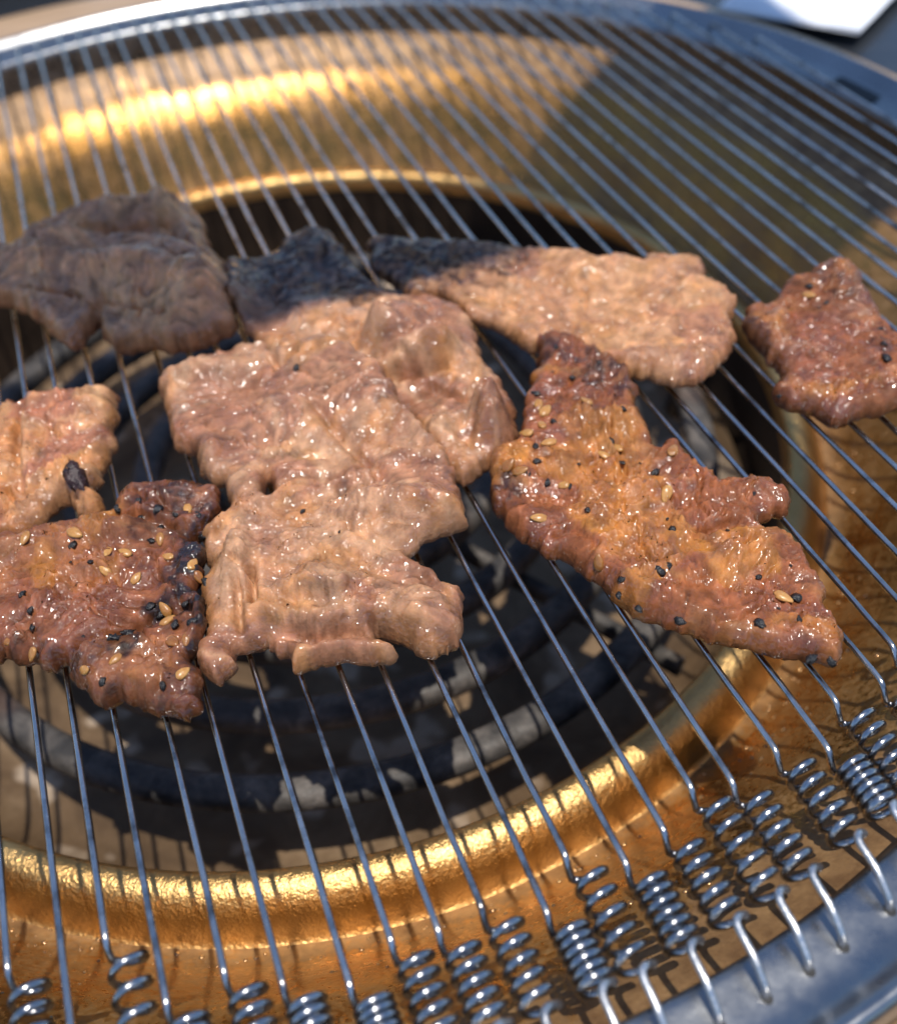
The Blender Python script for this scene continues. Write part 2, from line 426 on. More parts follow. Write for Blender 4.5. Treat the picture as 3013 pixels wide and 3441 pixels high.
# ------------------------------------------------------------------ meat
HM_RES = .0005; HM_X0, HM_Y0 = -.16, -.16; HM_N = 700
HM = np.zeros((HM_N, HM_N))         # running top-height map, metres, so that slices drape over each other
def blur(A, k):
    for _ in range(2):
        for ax in (0, 1):
            cs = np.cumsum(np.pad(A, [(k+1, k) if i == ax else (0, 0) for i in (0, 1)], mode='edge'), axis=ax)
            A = (np.take(cs, np.arange(2*k+1, cs.shape[ax]), axis=ax)-np.take(cs, np.arange(0, cs.shape[ax]-2*k-1), axis=ax))/(2*k+1)
    return A
def hm_get(H, x, y):
    fx = np.clip((x-HM_X0)/HM_RES, 0, HM_N-2); fy = np.clip((y-HM_Y0)/HM_RES, 0, HM_N-2)
    i = np.floor(fx).astype(int); j = np.floor(fy).astype(int); u = fx-i; v = fy-j
    return H[i, j]*(1-u)*(1-v)+H[i+1, j]*u*(1-v)+H[i, j+1]*(1-u)*v+H[i+1, j+1]*u*v
def inside(P, x, y):
    c = np.zeros(x.shape, bool); n = len(P)
    for i in range(n):
        x1, y1 = P[i]; x2, y2 = P[(i+1) % n]
        if y1 == y2: continue
        cond = ((y1 > y) != (y2 > y))
        c ^= cond & (x < (x2-x1)*(y-y1)/(y2-y1)+x1)
    return c
def near_poly(P, x, y):
    best = np.full(x.shape, 1e9); bx = np.zeros_like(x); by = np.zeros_like(y); n = len(P)
    for i in range(n):
        a = P[i]; b = P[(i+1) % n]; d = b-a; L = d@d
        if L < 1e-16: continue
        t = np.clip(((x-a[0])*d[0]+(y-a[1])*d[1])/L, 0, 1)
        qx = a[0]+t*d[0]; qy = a[1]+t*d[1]; dd = (x-qx)**2+(y-qy)**2
        m = dd < best; best[m] = dd[m]; bx[m] = qx[m]; by[m] = qy[m]
    return np.sqrt(best), bx, by

V3 = lambda *a: np.array(a)
PALE3 = (V3(.31, .145, .080), V3(.43, .235, .130), V3(.42, .19, .066))
SMOOTH3 = (V3(.37, .172, .090), V3(.47, .245, .122), V3(.42, .20, .074))
GOLD3 = (V3(.25, .082, .030), V3(.36, .145, .040), V3(.43, .165, .027))
CARA3 = (V3(.205, .070, .029), V3(.27, .104, .040), V3(.36, .145, .028))
PINK3 = (V3(.34, .138, .074), V3(.47, .245, .115), V3(.50, .22, .070))
GREY3 = (V3(.56, .245, .110), V3(.66, .315, .140), V3(.56, .245, .09))
BROWN = V3(.135, .042, .016); CHAR_SHADE = V3(.012, .006, .0045)
def slice_(name, label, outline, seed, thk=4.5, bumps=(), char_shade=(), holes=(), fibre=0.3, palette=PALE3, fat=.5, brown=.3, rag=.5, wave=1.0, relief=1.0, drape=.8, pits=(), group='slices of pork on the grate', grid=.00036, z0=.0025, ridges=(), feat=1.0):
    mm = 1e-3
    P = np.array([px(x, y, z0)[:2] for x, y in outline])
    P3 = smooth_path([(a, b, 0) for a, b in np.vstack([P, P[:1]])], .0004)[:-1, :2]
    nx = pnoise(P3[:, 0]*350, P3[:, 1]*350, seed)+.8*pnoise(P3[:, 0]*900, P3[:, 1]*900, seed+1); ny = pnoise(P3[:, 0]*350, P3[:, 1]*350, seed+2)+.8*pnoise(P3[:, 0]*900, P3[:, 1]*900, seed+3)
    nx = nx+1.1*pnoise(P3[:, 0]*140, P3[:, 1]*140, seed+31); ny = ny+1.1*pnoise(P3[:, 0]*140, P3[:, 1]*140, seed+32)
    nx = nx+.45*pnoise(P3[:, 0]*2000, P3[:, 1]*2000, seed+33); ny = ny+.45*pnoise(P3[:, 0]*2000, P3[:, 1]*2000, seed+34)
    P3 = P3+1.25*rag*mm*np.stack([nx, ny], 1)
    polys = [P3]
    for (hx, hy, rx, ry) in holes:
        a = np.linspace(0, 2*math.pi, 20, endpoint=False)
        polys.append(np.array([px(hx+rx*math.cos(q)*(1+.2*math.sin(3*q)), hy+ry*math.sin(q), z0)[:2] for q in a]))
    x0, y0 = P3.min(0)-.002; x1, y1 = P3.max(0)+.002
    gx = np.arange(x0, x1, grid); gy = np.arange(y0, y1, grid)
    X, Y = np.meshgrid(gx, gy, indexing='ij')
    jx = rng.uniform(-.25, .25, X.shape)*grid; jy = rng.uniform(-.25, .25, X.shape)*grid
    X = X+jx; Y = Y+jy
    ins = inside(polys[0], X, Y)
    for h in polys[1:]: ins &= ~inside(h, X, Y)
    D = np.full(X.shape, 1e9); BX = X.copy(); BY = Y.copy()
    for h in polys:
        d, bx, by = near_poly(h, X, Y); m = d < D; D[m] = d[m]; BX[m] = bx[m]; BY[m] = by[m]
    cell = ins[:-1, :-1] | ins[1:, :-1] | ins[:-1, 1:] | ins[1:, 1:]
    use = np.zeros(X.shape, bool)
    use[:-1, :-1] |= cell; use[1:, :-1] |= cell; use[:-1, 1:] |= cell; use[1:, 1:] |= cell
    edge = use & ~ins
    X[edge] = BX[edge]; Y[edge] = BY[edge]; D[~ins] = 0
    xs, ys, d = X[use], Y[use], D[use]
    xm, ym = xs*1e3, ys*1e3                       # millimetres
    # feature fields ------------------------------------------------
    fw = 1.4+.5*pnoise(xm/7, ym/7, seed+4)
    e = np.clip(d*1e3/fw, 0, 1); prof = np.sqrt(np.clip(1-(1-e)**2, 0, 1))
    inn = sstep(.0, 3.0, d*1e3)
    warpx = xm+2.4*pnoise(xm/8, ym/8, seed+5)+.8*pnoise(xm/3, ym/3, seed+35); warpy = ym+2.4*pnoise(xm/8, ym/8, seed+6)+.8*pnoise(xm/3, ym/3, seed+36)
    fatm = sstep(-.18, .18, pnoise(warpx/13, warpy/13, seed+7)+.5*pnoise(warpx/5, warpy/5, seed+8)+(fat-.5)*1.4)
    fa = fibre+.9*pnoise(xm/24, ym/24, seed+37)
    ca, sa_ = np.cos(fa), np.sin(fa)
    u = warpx*ca+warpy*sa_; v = -warpx*sa_+warpy*ca
    lift = np.clip(wave*(.9+1.2*pnoise(xm/20, ym/20, seed+9)), 0, None)
    rel = 1.05*pnoise(xm/12, ym/12, seed+10)+.42*pnoise(warpx/5, warpy/5, seed+11)
    rid = 1-np.abs(pnoise(warpx/4.4, warpy/3.2, seed+12))*2
    rel = rel+.36*rid*fatm+.12*pnoise(xm/1.8, ym/1.8, seed+13)*(.5+.5*fatm)+.05*pnoise(xm/.85, ym/.85, seed+14)
    fib = pnoise(u/7.5, v/1.0, seed+15)+.7*pnoise(u/4.5, v/.55, seed+16)
    rel = rel+(.34*fib)*(1-.7*fatm)
    bund = np.abs(pnoise(u/13, v/3.6, seed+38)); crk = np.exp(-(bund/.035)**2)*sstep(-.2, .3, pnoise(xm/9, ym/9, seed+39))
    rel = rel-.75*crk
    crease = np.abs(pnoise(warpx/10, warpy/10, seed+17)); rel = rel-.8*np.exp(-(crease/.03)**2)+.35*np.exp(-((crease-.09)/.05)**2)
    tear = fbm(u/5, v/2.2, seed+40, 3); step = sstep(.02, .10, tear)        # torn layers
    rel = rel+.55*step*(.3+.7*fatm)
    rel = rel*relief*1.25
    brn = np.zeros_like(xm)
    for b_ in bumps:
        bx, by, rx, ry, amp = b_[:5]; q = px(bx, by, z0)
        sx = np.linalg.norm(px(bx+rx, by, z0)[:2]-q[:2]); sy = np.linalg.norm(px(bx, by+ry, z0)[:2]-q[:2])
        wv = ((xs-q[0])/sx)**2+((ys-q[1])/sy)**2
        wv = wv*(1+.35*pnoise(xm/4, ym/4, seed+20))
        k_ = np.exp(-np.clip(wv, 0, 30)**1.6)
        rel = rel+feat*amp*k_
        if len(b_) > 5: brn = np.maximum(brn, b_[5]*k_)
    for (line, wd, amp) in ridges:
        L_ = np.array([px(a_, b_, z0+.002)[:2] for a_, b_ in line]); best = np.full(xs.shape, 1e9)
        for a_, b_ in zip(L_[:-1], L_[1:]):
            dv = b_-a_; tt_ = np.clip(((xs-a_[0])*dv[0]+(ys-a_[1])*dv[1])/(dv@dv), 0, 1)
            best = np.minimum(best, np.hypot(xs-a_[0]-tt_*dv[0], ys-a_[1]-tt_*dv[1]))
        wv = wd*(1+.35*pnoise(xm/3, ym/3, seed+50))
        rel = rel+feat*amp*np.exp(-((best*1e3+.25*pnoise(xm/1.3, ym/1.3, seed+51))/wv)**2)
    H0 = blur(HM, 6) if drape else HM
    base = np.clip(hm_get(H0, xs, ys)*drape*1e3, 0, None)
    mid = base+lift+thk*.38
    top = mid+thk*.62*prof+rel*np.minimum(prof, inn*.7+.3*prof)
    top = np.maximum(top, mid+.05*prof)
    bot = mid-thk*.38*prof
    top = np.where(d <= 0, mid, top); bot = np.where(d <= 0, mid, bot)
    # colour ----------------------------------------------------------
    c0, c1, c2 = palette
    t2 = sstep(-.1, .4, pnoise(warpx/6, warpy/6, seed+21))
    col = c0[None]*(1-fatm[:, None])+c1[None]*fatm[:, None]
    gm = (.7*t2*fatm)[:, None]; col = col*(1-gm)+c2[None]*gm
    seam = (np.exp(-(np.abs(pnoise(warpx/17, warpy/17, seed+41))/.05)**2)*.65*sstep(-.15, .25, pnoise(xm/11, ym/11, seed+42)))[:, None]
    col = col*(1-seam)+(c1*1.12+np.array([.02, .03, .02]))[None]*seam
    mott = np.clip(1+.34*fbm(xm/2.4, ym/2.4, seed+22, 4)+.30*fib*(1-.7*fatm)-.28*crk, .4, 1.6)
    col = col*mott[:, None]
    edgeb = (1-sstep(0, 2.6, d*1e3+1.5*pnoise(xm/3, ym/3, seed+23)))*brown
    spots = sstep(.12, .42, fbm(warpx/7, warpy/7, seed+24, 4)+.35*fbm(xm/1.5, ym/1.5, seed+43, 2)*.5)*brown
    brn = np.clip(np.maximum.reduce([brn, edgeb*1.1, spots*.9]), 0, 1)
    col = col*(1-brn[:, None])+BROWN[None]*brn[:, None]
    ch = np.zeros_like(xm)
    for (bx, by, r_, s_) in char_shade:  # burnt patches, plus shade painted on two slice ends
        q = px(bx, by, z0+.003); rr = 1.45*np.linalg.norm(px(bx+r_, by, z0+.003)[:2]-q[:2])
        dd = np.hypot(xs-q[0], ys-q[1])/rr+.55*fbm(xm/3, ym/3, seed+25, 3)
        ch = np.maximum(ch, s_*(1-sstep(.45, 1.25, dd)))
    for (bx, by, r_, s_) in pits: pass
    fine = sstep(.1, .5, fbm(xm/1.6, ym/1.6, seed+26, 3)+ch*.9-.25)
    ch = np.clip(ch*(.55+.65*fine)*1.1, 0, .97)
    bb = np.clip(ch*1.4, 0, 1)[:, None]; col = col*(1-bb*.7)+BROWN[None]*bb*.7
    col = col*(1-ch[:, None])+CHAR_SHADE[None]*ch[:, None]
    # mesh --------------------------------------------------------------
    nU = len(xs); idx = np.full(X.shape, -1); idx[use] = np.arange(nU)
    isE = d <= 0
    bidx = np.arange(nU)+0; inner = np.where(~isE)[0]; bidx[inner] = nU+np.arange(len(inner))
    vt = np.stack([xs, ys, top*mm], 1); vb = np.stack([xs[inner], ys[inner], bot[inner]*mm], 1)
    VV = np.vstack([vt, vb]); CC = np.vstack([col, col[inner]*.8])
    ci, cj = np.where(cell)
    q = np.stack([idx[ci, cj], idx[ci+1, cj], idx[ci+1, cj+1], idx[ci, cj+1]], 1)
    qb = bidx[q][:, ::-1]
    FF = np.vstack([q, qb])
    cen = P.mean(0); o_loc = (cen[0], cen[1], 0)
    VV = VV-np.array([cen[0], cen[1], 0])
    me = bpy.data.meshes.new(name)
    me.vertices.add(len(VV)); me.vertices.foreach_set('co', VV.ravel())
    me.loops.add(FF.size); me.loops.foreach_set('vertex_index', FF.ravel().astype(np.int32))
    me.polygons.add(len(FF)); me.polygons.foreach_set('loop_start', np.arange(0, FF.size, 4, dtype=np.int32))
    me.update(calc_edges=True); me.validate()
    at = me.attributes.new('Col', 'FLOAT_COLOR', 'POINT')
    at.data.foreach_set('color', np.hstack([np.clip(CC, 0, 1), np.ones((len(CC), 1))]).ravel())
    me.polygons.foreach_set('use_smooth', [True]*len(me.polygons))
    me.materials.append(MMEAT)
    o = link(bpy.data.objects.new(name, me)); o.location = o_loc
    tag(o, label, 'meat', group)
    # update height map
    ii = np.clip(((xs-HM_X0)/HM_RES).round().astype(int), 0, HM_N-1); jj = np.clip(((ys-HM_Y0)/HM_RES).round().astype(int), 0, HM_N-1)
    np.maximum.at(HM, (ii, jj), top*mm)
    return o

slice_('pork_slice', 'shaded grey-brown pork slice with bluish sheen, lying behind another shaded slice',
  [(80,457),(130,440),(210,427),(300,407),(345,404),(380,427),(410,457),(415,487),(440,522),(465,552),(475,592),(470,630),(400,625),(300,600),(200,575),(100,555),(85,505),(90,487)],
  11, 3.6, brown=.3, fat=.35, palette=GREY3, fibre=.2, feat=1.7, relief=.8, bumps=((300,455,90,30,3),(180,470,60,22,1.6)), ridges=(([(120,480),(230,470),(380,460)],1.0,-1.4),([(330,430),(400,500),(450,560)],1.6,1.4)))
slice_('pork_slice', 'long shaded brown pork slice with lumpy front edge, overlapping the slice behind it',
  [(0,512),(30,517),(85,512),(150,515),(230,520),(310,530),(370,540),(430,575),(470,600),(480,637),(465,672),(420,687),(350,697),(280,687),(240,700),(210,682),(200,652),(170,682),(140,692),(110,667),(65,637),(30,612),(0,607),(-60,600),(-70,515)],
  12, 5.2, brown=.3, fat=.4, palette=GREY3, fibre=.1, feat=1.6, relief=.8, ridges=(([(20,545),(150,560),(300,575),(420,620)],2.4,1.8),([(60,590),(200,610),(330,640)],.9,-1.6),([(205,600),(195,650)],.9,-2.0)), drape=.75, bumps=((130,540,60,20,1.5),(400,640,60,30,1.5)))
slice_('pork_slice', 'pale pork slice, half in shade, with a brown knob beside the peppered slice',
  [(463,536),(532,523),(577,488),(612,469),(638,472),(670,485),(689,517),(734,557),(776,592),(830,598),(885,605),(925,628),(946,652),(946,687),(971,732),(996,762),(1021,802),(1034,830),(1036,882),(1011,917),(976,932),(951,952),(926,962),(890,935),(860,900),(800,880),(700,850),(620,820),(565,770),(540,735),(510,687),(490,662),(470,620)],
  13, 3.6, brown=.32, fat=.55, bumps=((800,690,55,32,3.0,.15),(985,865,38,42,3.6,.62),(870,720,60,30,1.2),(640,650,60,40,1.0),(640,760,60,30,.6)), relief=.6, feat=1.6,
  ridges=(([(750,688),(818,722),(880,703)],2.2,2.2),([(773,752),(835,745),(890,725)],.9,-2.0),([(812,823),(846,863)],.6,-1.8),([(850,880),(920,840),(985,815)],2.0,1.2),([(860,760),(930,790),(990,800)],.6,-1.2),([(800,800),(860,775)],.6,-1.0)), char_shade=((930,960,16,.7),(560,535,80,.55),(640,510,90,.6),(720,560,55,.5)))  # last three dark spots put the shade on this slice's top into its colour
slice_('pork_slice', 'largest pale tan pork slice with torn edges and a small slit',
  [(325,792),(340,767),(380,752),(440,727),(465,720),(540,715),(560,735),(590,745),(640,735),(700,750),(750,785),(790,820),(830,870),(865,910),(905,950),(920,990),(926,1023),(928,1053),(896,1072),(860,1085),(820,1118),(850,1138),(890,1168),(911,1178),(931,1208),(931,1248),(910,1280),(880,1298),(840,1308),(790,1278),(757,1273),(790,1313),(740,1330),(675,1323),(605,1340),(580,1308),(555,1315),(535,1288),(500,1298),(470,1313),(440,1363),(400,1343),(395,1308),(415,1268),(408,1208),(425,1148),(405,1093),(450,1043),(455,983),(415,958),(395,912),(355,892),(345,842)],
  14, 4.6, brown=.30, fat=.58, fibre=-.5, drape=.95, holes=((541,992,9,22),),
  bumps=((650,1215,110,28,2.2),(640,1180,50,18,1.2,.35),(820,1245,90,40,1.6),(480,1160,28,70,1.8),(760,1040,120,30,1.2),(420,930,30,30,1.5,.3),(580,860,60,40,1.0),(440,775,80,22,1.4)), relief=.58, feat=1.45,
  ridges=(([(553,1245),(637,1254),(711,1232),(790,1254),(880,1262)],1.5,1.5),([(545,1268),(637,1280),(711,1262),(760,1272)],.8,-2.0),
    ([(502,1150),(513,1215)],.5,-1.8),([(468,1139),(495,1156)],.5,-1.5),([(478,1180),(482,1260)],.6,-1.5),([(490,1120),(497,1200),(492,1250)],.8,.9),([(525,1110),(528,1200),(520,1240)],.9,.9),
    ([(530,712),(564,756),(598,742)],.7,-1.6),([(790,1102),(846,1075),(925,1052)],.7,-1.5),([(733,1021),(846,1026),(914,1015)],2.0,1.3),([(620,1200),(665,1210),(695,1203)],.8,1.1),([(600,1000),(700,960),(800,930)],1.0,.8),([(640,840),(700,900),(760,960)],.8,-.9),([(840,1150),(880,1180),(915,1210)],.8,-1.0)),
  char_shade=((700,1320,18,.35),(650,1220,22,.3)))
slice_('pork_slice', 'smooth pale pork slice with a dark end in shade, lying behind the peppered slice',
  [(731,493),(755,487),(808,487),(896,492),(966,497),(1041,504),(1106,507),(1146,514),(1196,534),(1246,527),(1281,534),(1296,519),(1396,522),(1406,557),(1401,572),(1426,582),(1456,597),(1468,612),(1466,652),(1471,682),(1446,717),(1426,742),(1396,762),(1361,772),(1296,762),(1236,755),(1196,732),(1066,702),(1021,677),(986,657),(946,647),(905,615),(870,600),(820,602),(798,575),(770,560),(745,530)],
  15, 3.6, brown=.28, fat=.7, relief=.55, feat=1.3, palette=SMOOTH3, fibre=-.1, bumps=((1330,740,150,20,1.2,.3),(1150,560,120,30,.8)), char_shade=((770,510,80,.6),(860,510,90,.6),(960,505,70,.5)))  # dark spots deepen the shaded left end by colour, not burning
slice_('pork_slice', 'browned pork slice with charred upper corner, near the brass wall past the pale slice',
  [(1486,647),(1491,627),(1536,617),(1566,582),(1616,570),(1626,547),(1666,544),(1696,547),(1716,567),(1736,602),(1766,652),(1792,682),(1850,700),(1860,790),(1792,824),(1746,832),(1716,837),(1656,850),(1631,837),(1596,824),(1561,807),(1551,787),(1561,762),(1536,722),(1506,692),(1488,672)],
  16, 4.0, brown=.6, fat=.4, fibre=.6, palette=CARA3, char_shade=((1500,650,40,.5),(1640,560,45,.4),(1760,690,25,.5),(1700,580,50,.4)))
slice_('pork_slice', 'long golden-brown pork slice dotted with black pepper and sesame, pointed at one end',
  [(1076,692),(1111,694),(1146,704),(1186,722),(1216,737),(1241,762),(1271,797),(1271,822),(1296,867),(1311,907),(1341,897),(1361,914),(1396,937),(1446,962),(1471,967),(1506,962),(1546,977),(1576,1007),(1561,1028),(1516,1048),(1526,1073),(1551,1073),(1596,1098),(1611,1128),(1641,1163),(1661,1218),(1676,1268),(1668,1328),(1621,1318),(1571,1310),(1506,1300),(1416,1283),(1366,1273),(1336,1253),(1276,1228),(1241,1208),(1196,1163),(1171,1138),(1136,1118),(1096,1108),(1066,1083),(1016,1048),(986,1013),(978,973),(981,938),(996,932),(1036,897),(1046,832),(1061,772),(1066,747),(1081,717)],
  17, 4.0, brown=.5, fat=.5, fibre=-.45, palette=GOLD3, drape=.7,
  bumps=((1180,1040,180,30,1.3),(1100,880,40,90,1.0),(1420,1150,120,30,1.0),(1500,1000,60,20,1.2,.4),(1300,1220,120,18,1.0)),
  ridges=(([(1060,1000),(1150,1010),(1260,1030),(1400,1000)],.8,-.9),([(1040,960),(1140,975),(1260,990),(1380,965)],1.3,1.0),([(1180,1120),(1300,1190),(1420,1240)],1.2,1.0),([(1400,1060),(1470,1045),(1520,1055)],.8,-1.8),([(1280,850),(1230,900),(1150,930)],.9,-.8)),
  char_shade=((1100,700,40,.5),(1190,735,45,.55),(1230,760,40,.5),(1000,965,40,.55),(1150,815,60,.3),(1635,1315,30,.8),(1665,1325,22,.9),(1380,1290,26,.4)))
slice_('pork_slice', 'pinkish pork slice with ragged pale fat edge and a burnt crumb, above the charred slice',
  [(0,827),(26,817),(44,815),(58,818),(77,808),(102,803),(130,801),(149,796),(172,792),(197,782),(218,782),(228,794),(238,796),(239,822),(244,834),(232,857),(228,875),(235,892),(232,910),(216,926),(202,950),(202,973),(184,987),(205,1005),(215,1030),(165,1040),(135,1010),(108,1018),(70,1053),(15,1070),(-40,1073),(-60,950),(-50,830)],
  18, 4.0, brown=.35, fat=.55, fibre=1.2, palette=PINK3, bumps=((100,830,60,16,1.6),(190,860,50,40,1.2),(220,900,14,30,.8,.7),(30,1000,30,25,-1.2)), ridges=(([(51,818),(34,891),(40,947)],.8,-2.0),([(70,820),(58,900),(70,960)],1.5,1.2),([(90,850),(160,840),(220,825)],1.4,1.0)), char_shade=((152,965,20,.55),))
slice_('pork_slice', 'dark caramelised pork slice with charred edges, sesame and pepper, touching the largest slice',
  [(-50,1100),(0,1098),(30,1085),(60,1080),(120,1063),(165,1058),(190,1043),(225,1035),(230,1022),(260,993),(305,975),(360,970),(400,983),(435,998),(448,1028),(455,1036),(435,1058),(400,1078),(385,1090),(400,1110),(412,1130),(410,1168),(398,1208),(414,1228),(414,1278),(388,1322),(400,1363),(404,1408),(390,1433),(350,1430),(295,1423),(250,1400),(230,1405),(190,1410),(170,1398),(150,1358),(135,1330),(110,1345),(60,1328),(30,1315),(0,1313),(-60,1310)],
  19, 4.2, brown=.7, fat=.42, fibre=.1, palette=CARA3, drape=.7,
  bumps=((340,1015,90,32,2.6,.25),(250,1085,120,30,1.6),(300,1370,80,30,1.6),(360,1180,30,60,.8)),
  ridges=(([(226,1045),(316,1052),(400,1075)],.8,-2.2),([(164,1297),(254,1266),(316,1224),(384,1216)],.8,-2.2),([(180,1325),(270,1300),(330,1270)],1.6,1.2),([(60,1110),(160,1090),(250,1085)],1.3,.9),([(40,1190),(170,1170),(280,1180)],.7,-.7)),
  char_shade=((392,1130,46,.95),(398,1215,42,.95),(330,1215,36,.75),(255,1280,24,.7),(340,1400,64,.5),(330,1020,50,.5),(130,1330,50,.5),(420,1045,34,.7),(380,1090,30,.8),(400,1300,40,.7),(200,1395,40,.55),(20,1300,40,.5),(370,985,34,.6),(60,1310,40,.4),(300,985,40,.4)))

# ------------------------------------------------------------------ sesame and pepper
def seed_material():
    m, t, b = mat('toasted_sesame'); co = coord(t)
    n = noise(t, 700, 4, .6, co); c = ramp(t, n.outputs[0], [(.3, (.34, .145, .032)), (.65, (.52, .27, .075))])
    oi = N(t, 'ShaderNodeObjectInfo'); vr = ramp(t, oi.outputs['Random'], [(0, (.55, .42, .35)), (.5, (1, 1, 1)), (1, (1.15, 1.2, 1.3))])
    cc = mixc(t, 1.0, c.outputs[0], vr.outputs[0], 'MULTIPLY'); t.links.new(cc, b.inputs['Base Color']); b.inputs['Roughness'].default_value = .3
    b.inputs['Subsurface Weight'].default_value = .2; b.inputs['Subsurface Scale'].default_value = .0008; b.inputs['Coat Weight'].default_value = .4
    bp = bump(t, n.outputs[0], .4, .0003); t.links.new(bp.outputs[0], b.inputs['Normal']); return m
MSEED = seed_material()
MPEP = plain('black_pepper', (.014, .012, .011), .28, 0, 1500, .5, .8, .0004)
MBURN = plain('burnt_crumb', (.030, .012, .010), .22, 0, 900, .5, .8, .0006)
def drop_mesh(name, lx, ly, lz, tip, seed, rough, m, nu=14, nv=9):
    V = []; Fc = []
    for j in range(nv+1):
        th = math.pi*j/nv
        for i in range(nu):
            a = 2*math.pi*i/nu
            x = math.cos(th); w_ = math.sin(th)*(1-tip*x)
            v = np.array([x*lx, w_*math.cos(a)*ly, w_*math.sin(a)*lz])
            k = 1+rough*float(pnoise(np.array([math.cos(a)*1.7+x*2.1]), np.array([math.sin(a)*1.7-x]), seed)[0])
            V.append(v*k)
    for j in range(nv):
        for i in range(nu):
            k = (i+1) % nu; Fc.append((j*nu+i, j*nu+k, (j+1)*nu+k, (j+1)*nu+i))
    me = bpy.data.meshes.new(name); me.from_pydata([tuple(v) for v in V], [], Fc); me.update()
    me.polygons.foreach_set('use_smooth', [True]*len(me.polygons)); me.materials.append(m); return me
SEEDS = [drop_mesh('sesame_seed', .00150, .00088, .00052, .30, k, .12, MSEED) for k in range(3)]
PEPS = [drop_mesh('pepper_flake', .00075, .00058, .00038, .1, 20+k, .55, MPEP, 10, 7) for k in range(5)]
HMS = blur(HM, 1)
def put(me, name, x, y, label, cat, group, scale=1.0, rz=None, sink=.00016, tilt=.25):
    # find the spot on the meat seen at this pixel
    z = .005
    for _ in range(12):
        p = px(x, y, z); z = float(hm_get(HMS, np.array([p[0]]), np.array([p[1]]))[0])
    p = px(x, y, z)
    e = .0006
    hx = float((hm_get(HMS, np.array([p[0]+e]), np.array([p[1]]))-hm_get(HMS, np.array([p[0]-e]), np.array([p[1]])))[0])/(2*e)
    hy = float((hm_get(HMS, np.array([p[0]]), np.array([p[1]+e]))-hm_get(HMS, np.array([p[0]]), np.array([p[1]-e])))[0])/(2*e)
    nrm = Vector((-np.clip(hx, -1, 1), -np.clip(hy, -1, 1), 1)).normalized()
    o = bpy.data.objects.new(name, me); COL.objects.link(o)
    q = nrm.to_track_quat('Z', 'Y').to_matrix().to_4x4() @ Matrix.Rotation(random.uniform(0, 6.28) if rz is None else rz, 4, 'Z') @ Matrix.Rotation(random.uniform(-tilt, tilt), 4, 'Y')
    o.matrix_world = Matrix.Translation(Vector(p)+nrm*(.0003*scale-sink)) @ q @ Matrix.Scale(scale, 4)
    return tag(o, label, cat, group)
r4 = lambda x, y: (896+.5*x, 452+.5*y)
r5 = lambda x, y: (.5*x, 928+.5*y)
r6 = lambda x, y: (896+.5*x, 928+.5*y)
r3 = lambda x, y: (.5*x, 357+.5*y)
LS = {'F': ('toasted sesame seed stuck to the long peppered pork slice', 'sesame on the peppered slice'),
      'H': ('toasted sesame seed stuck to the dark caramelised pork slice', 'sesame on the caramelised slice')}
def where(sl, x, y):
    if sl == 'F': return ('charred narrow end', 'pointed tip', 'broad middle')[0 if y < 850 else 1 if x > 1480 else 2]+' of the long peppered slice'
    return ('raised top fold', 'lower lobe', 'broad middle')[0 if y < 1085 else 1 if y > 1255 else 2]+' of the caramelised slice'
for f, x, y in [(r4,360,715),(r4,388,738),(r4,372,792),(r4,310,828),(r4,620,915),(r4,677,886),(r4,897,897),(r4,288,978),(r4,240,955),(r4,456,1036),(r4,870,1072),(r6,360,215),(r6,600,392),(r6,1338,532),(r4,550,700),(r4,400,865)]:
    a, b = f(x, y); put(random.choice(SEEDS), 'sesame_seed', a, b, 'toasted sesame seed on the '+where('F', a, b), 'sesame seed', 'sesame on the '+where('F', a, b), random.uniform(.62, .86))
for x, y in [(640,300),(430,350),(500,352),(670,368),(770,400),(420,425),(545,455),(100,295),(300,275),(670,625),(660,580),(340,822),(730,835),(130,760),(745,700),(690,710),(460,780),(30,710),(795,452),(750,182)]:
    a, b = r5(x, y); put(random.choice(SEEDS), 'sesame_seed', a, b, 'toasted sesame seed on the '+where('H', a, b), 'sesame seed', 'sesame on the '+where('H', a, b), random.uniform(.58, .84))
a, b = r4(1440, 275); put(SEEDS[0], 'sesame_seed', a, b, 'lone sesame seed on the browned slice near the brass wall', 'sesame seed', None, .8, .3)
LP = {'F': ('black pepper flake on the long peppered pork slice', 'pepper on the peppered slice'), 'H': ('black pepper flake on the dark caramelised pork slice', 'pepper on the caramelised slice'),
      'E': ('black pepper flake on the browned slice near the brass wall', 'pepper on the browned slice'), 'C': ('black pepper flake on the pale slice in the middle', 'pepper on the pale slices')}
for f, x, y, sc in [(r4,415,580,.8),(r4,495,605,1.1),(r4,430,485,1.2),(r4,600,545,1),(r4,700,730,1.1),(r4,420,780,1.2),(r4,650,860,1.3),(r4,450,895,.7),(r4,348,880,1.3),(r4,355,940,1.4),(r4,320,990,1),(r4,695,945,1),(r4,770,945,.8),(r4,520,950,.8),(r4,825,985,1.5),(r4,395,1025,1.3),(r4,1220,1070,.8),(r4,485,1040,.9),(r4,350,670,1.6),
        (r6,555,180,1.1),(r6,895,260,1.4),(r6,1115,265,1),(r6,845,428,1.6),(r6,880,405,1.2),(r6,695,460,1.3),(r6,925,628,1.6),(r6,760,580,1.3),(r6,680,525,1.2),(r6,1390,537,2.0),(r6,1245,640,1.7),(r6,1400,620,1.2),(r6,1320,575,.6),(r6,1450,780,1.7),(r6,1530,790,1.4),(r6,805,515,.8),(r6,1240,450,1),(r6,510,338,.6),(r6,875,215,.6),(r6,1365,405,.7)]:
    a, b = f(x, y); put(random.choice(PEPS), 'pepper_flake', a, b, 'black pepper flake on the '+where('F', a, b), 'pepper', 'pepper on the '+where('F', a, b), sc*.55)
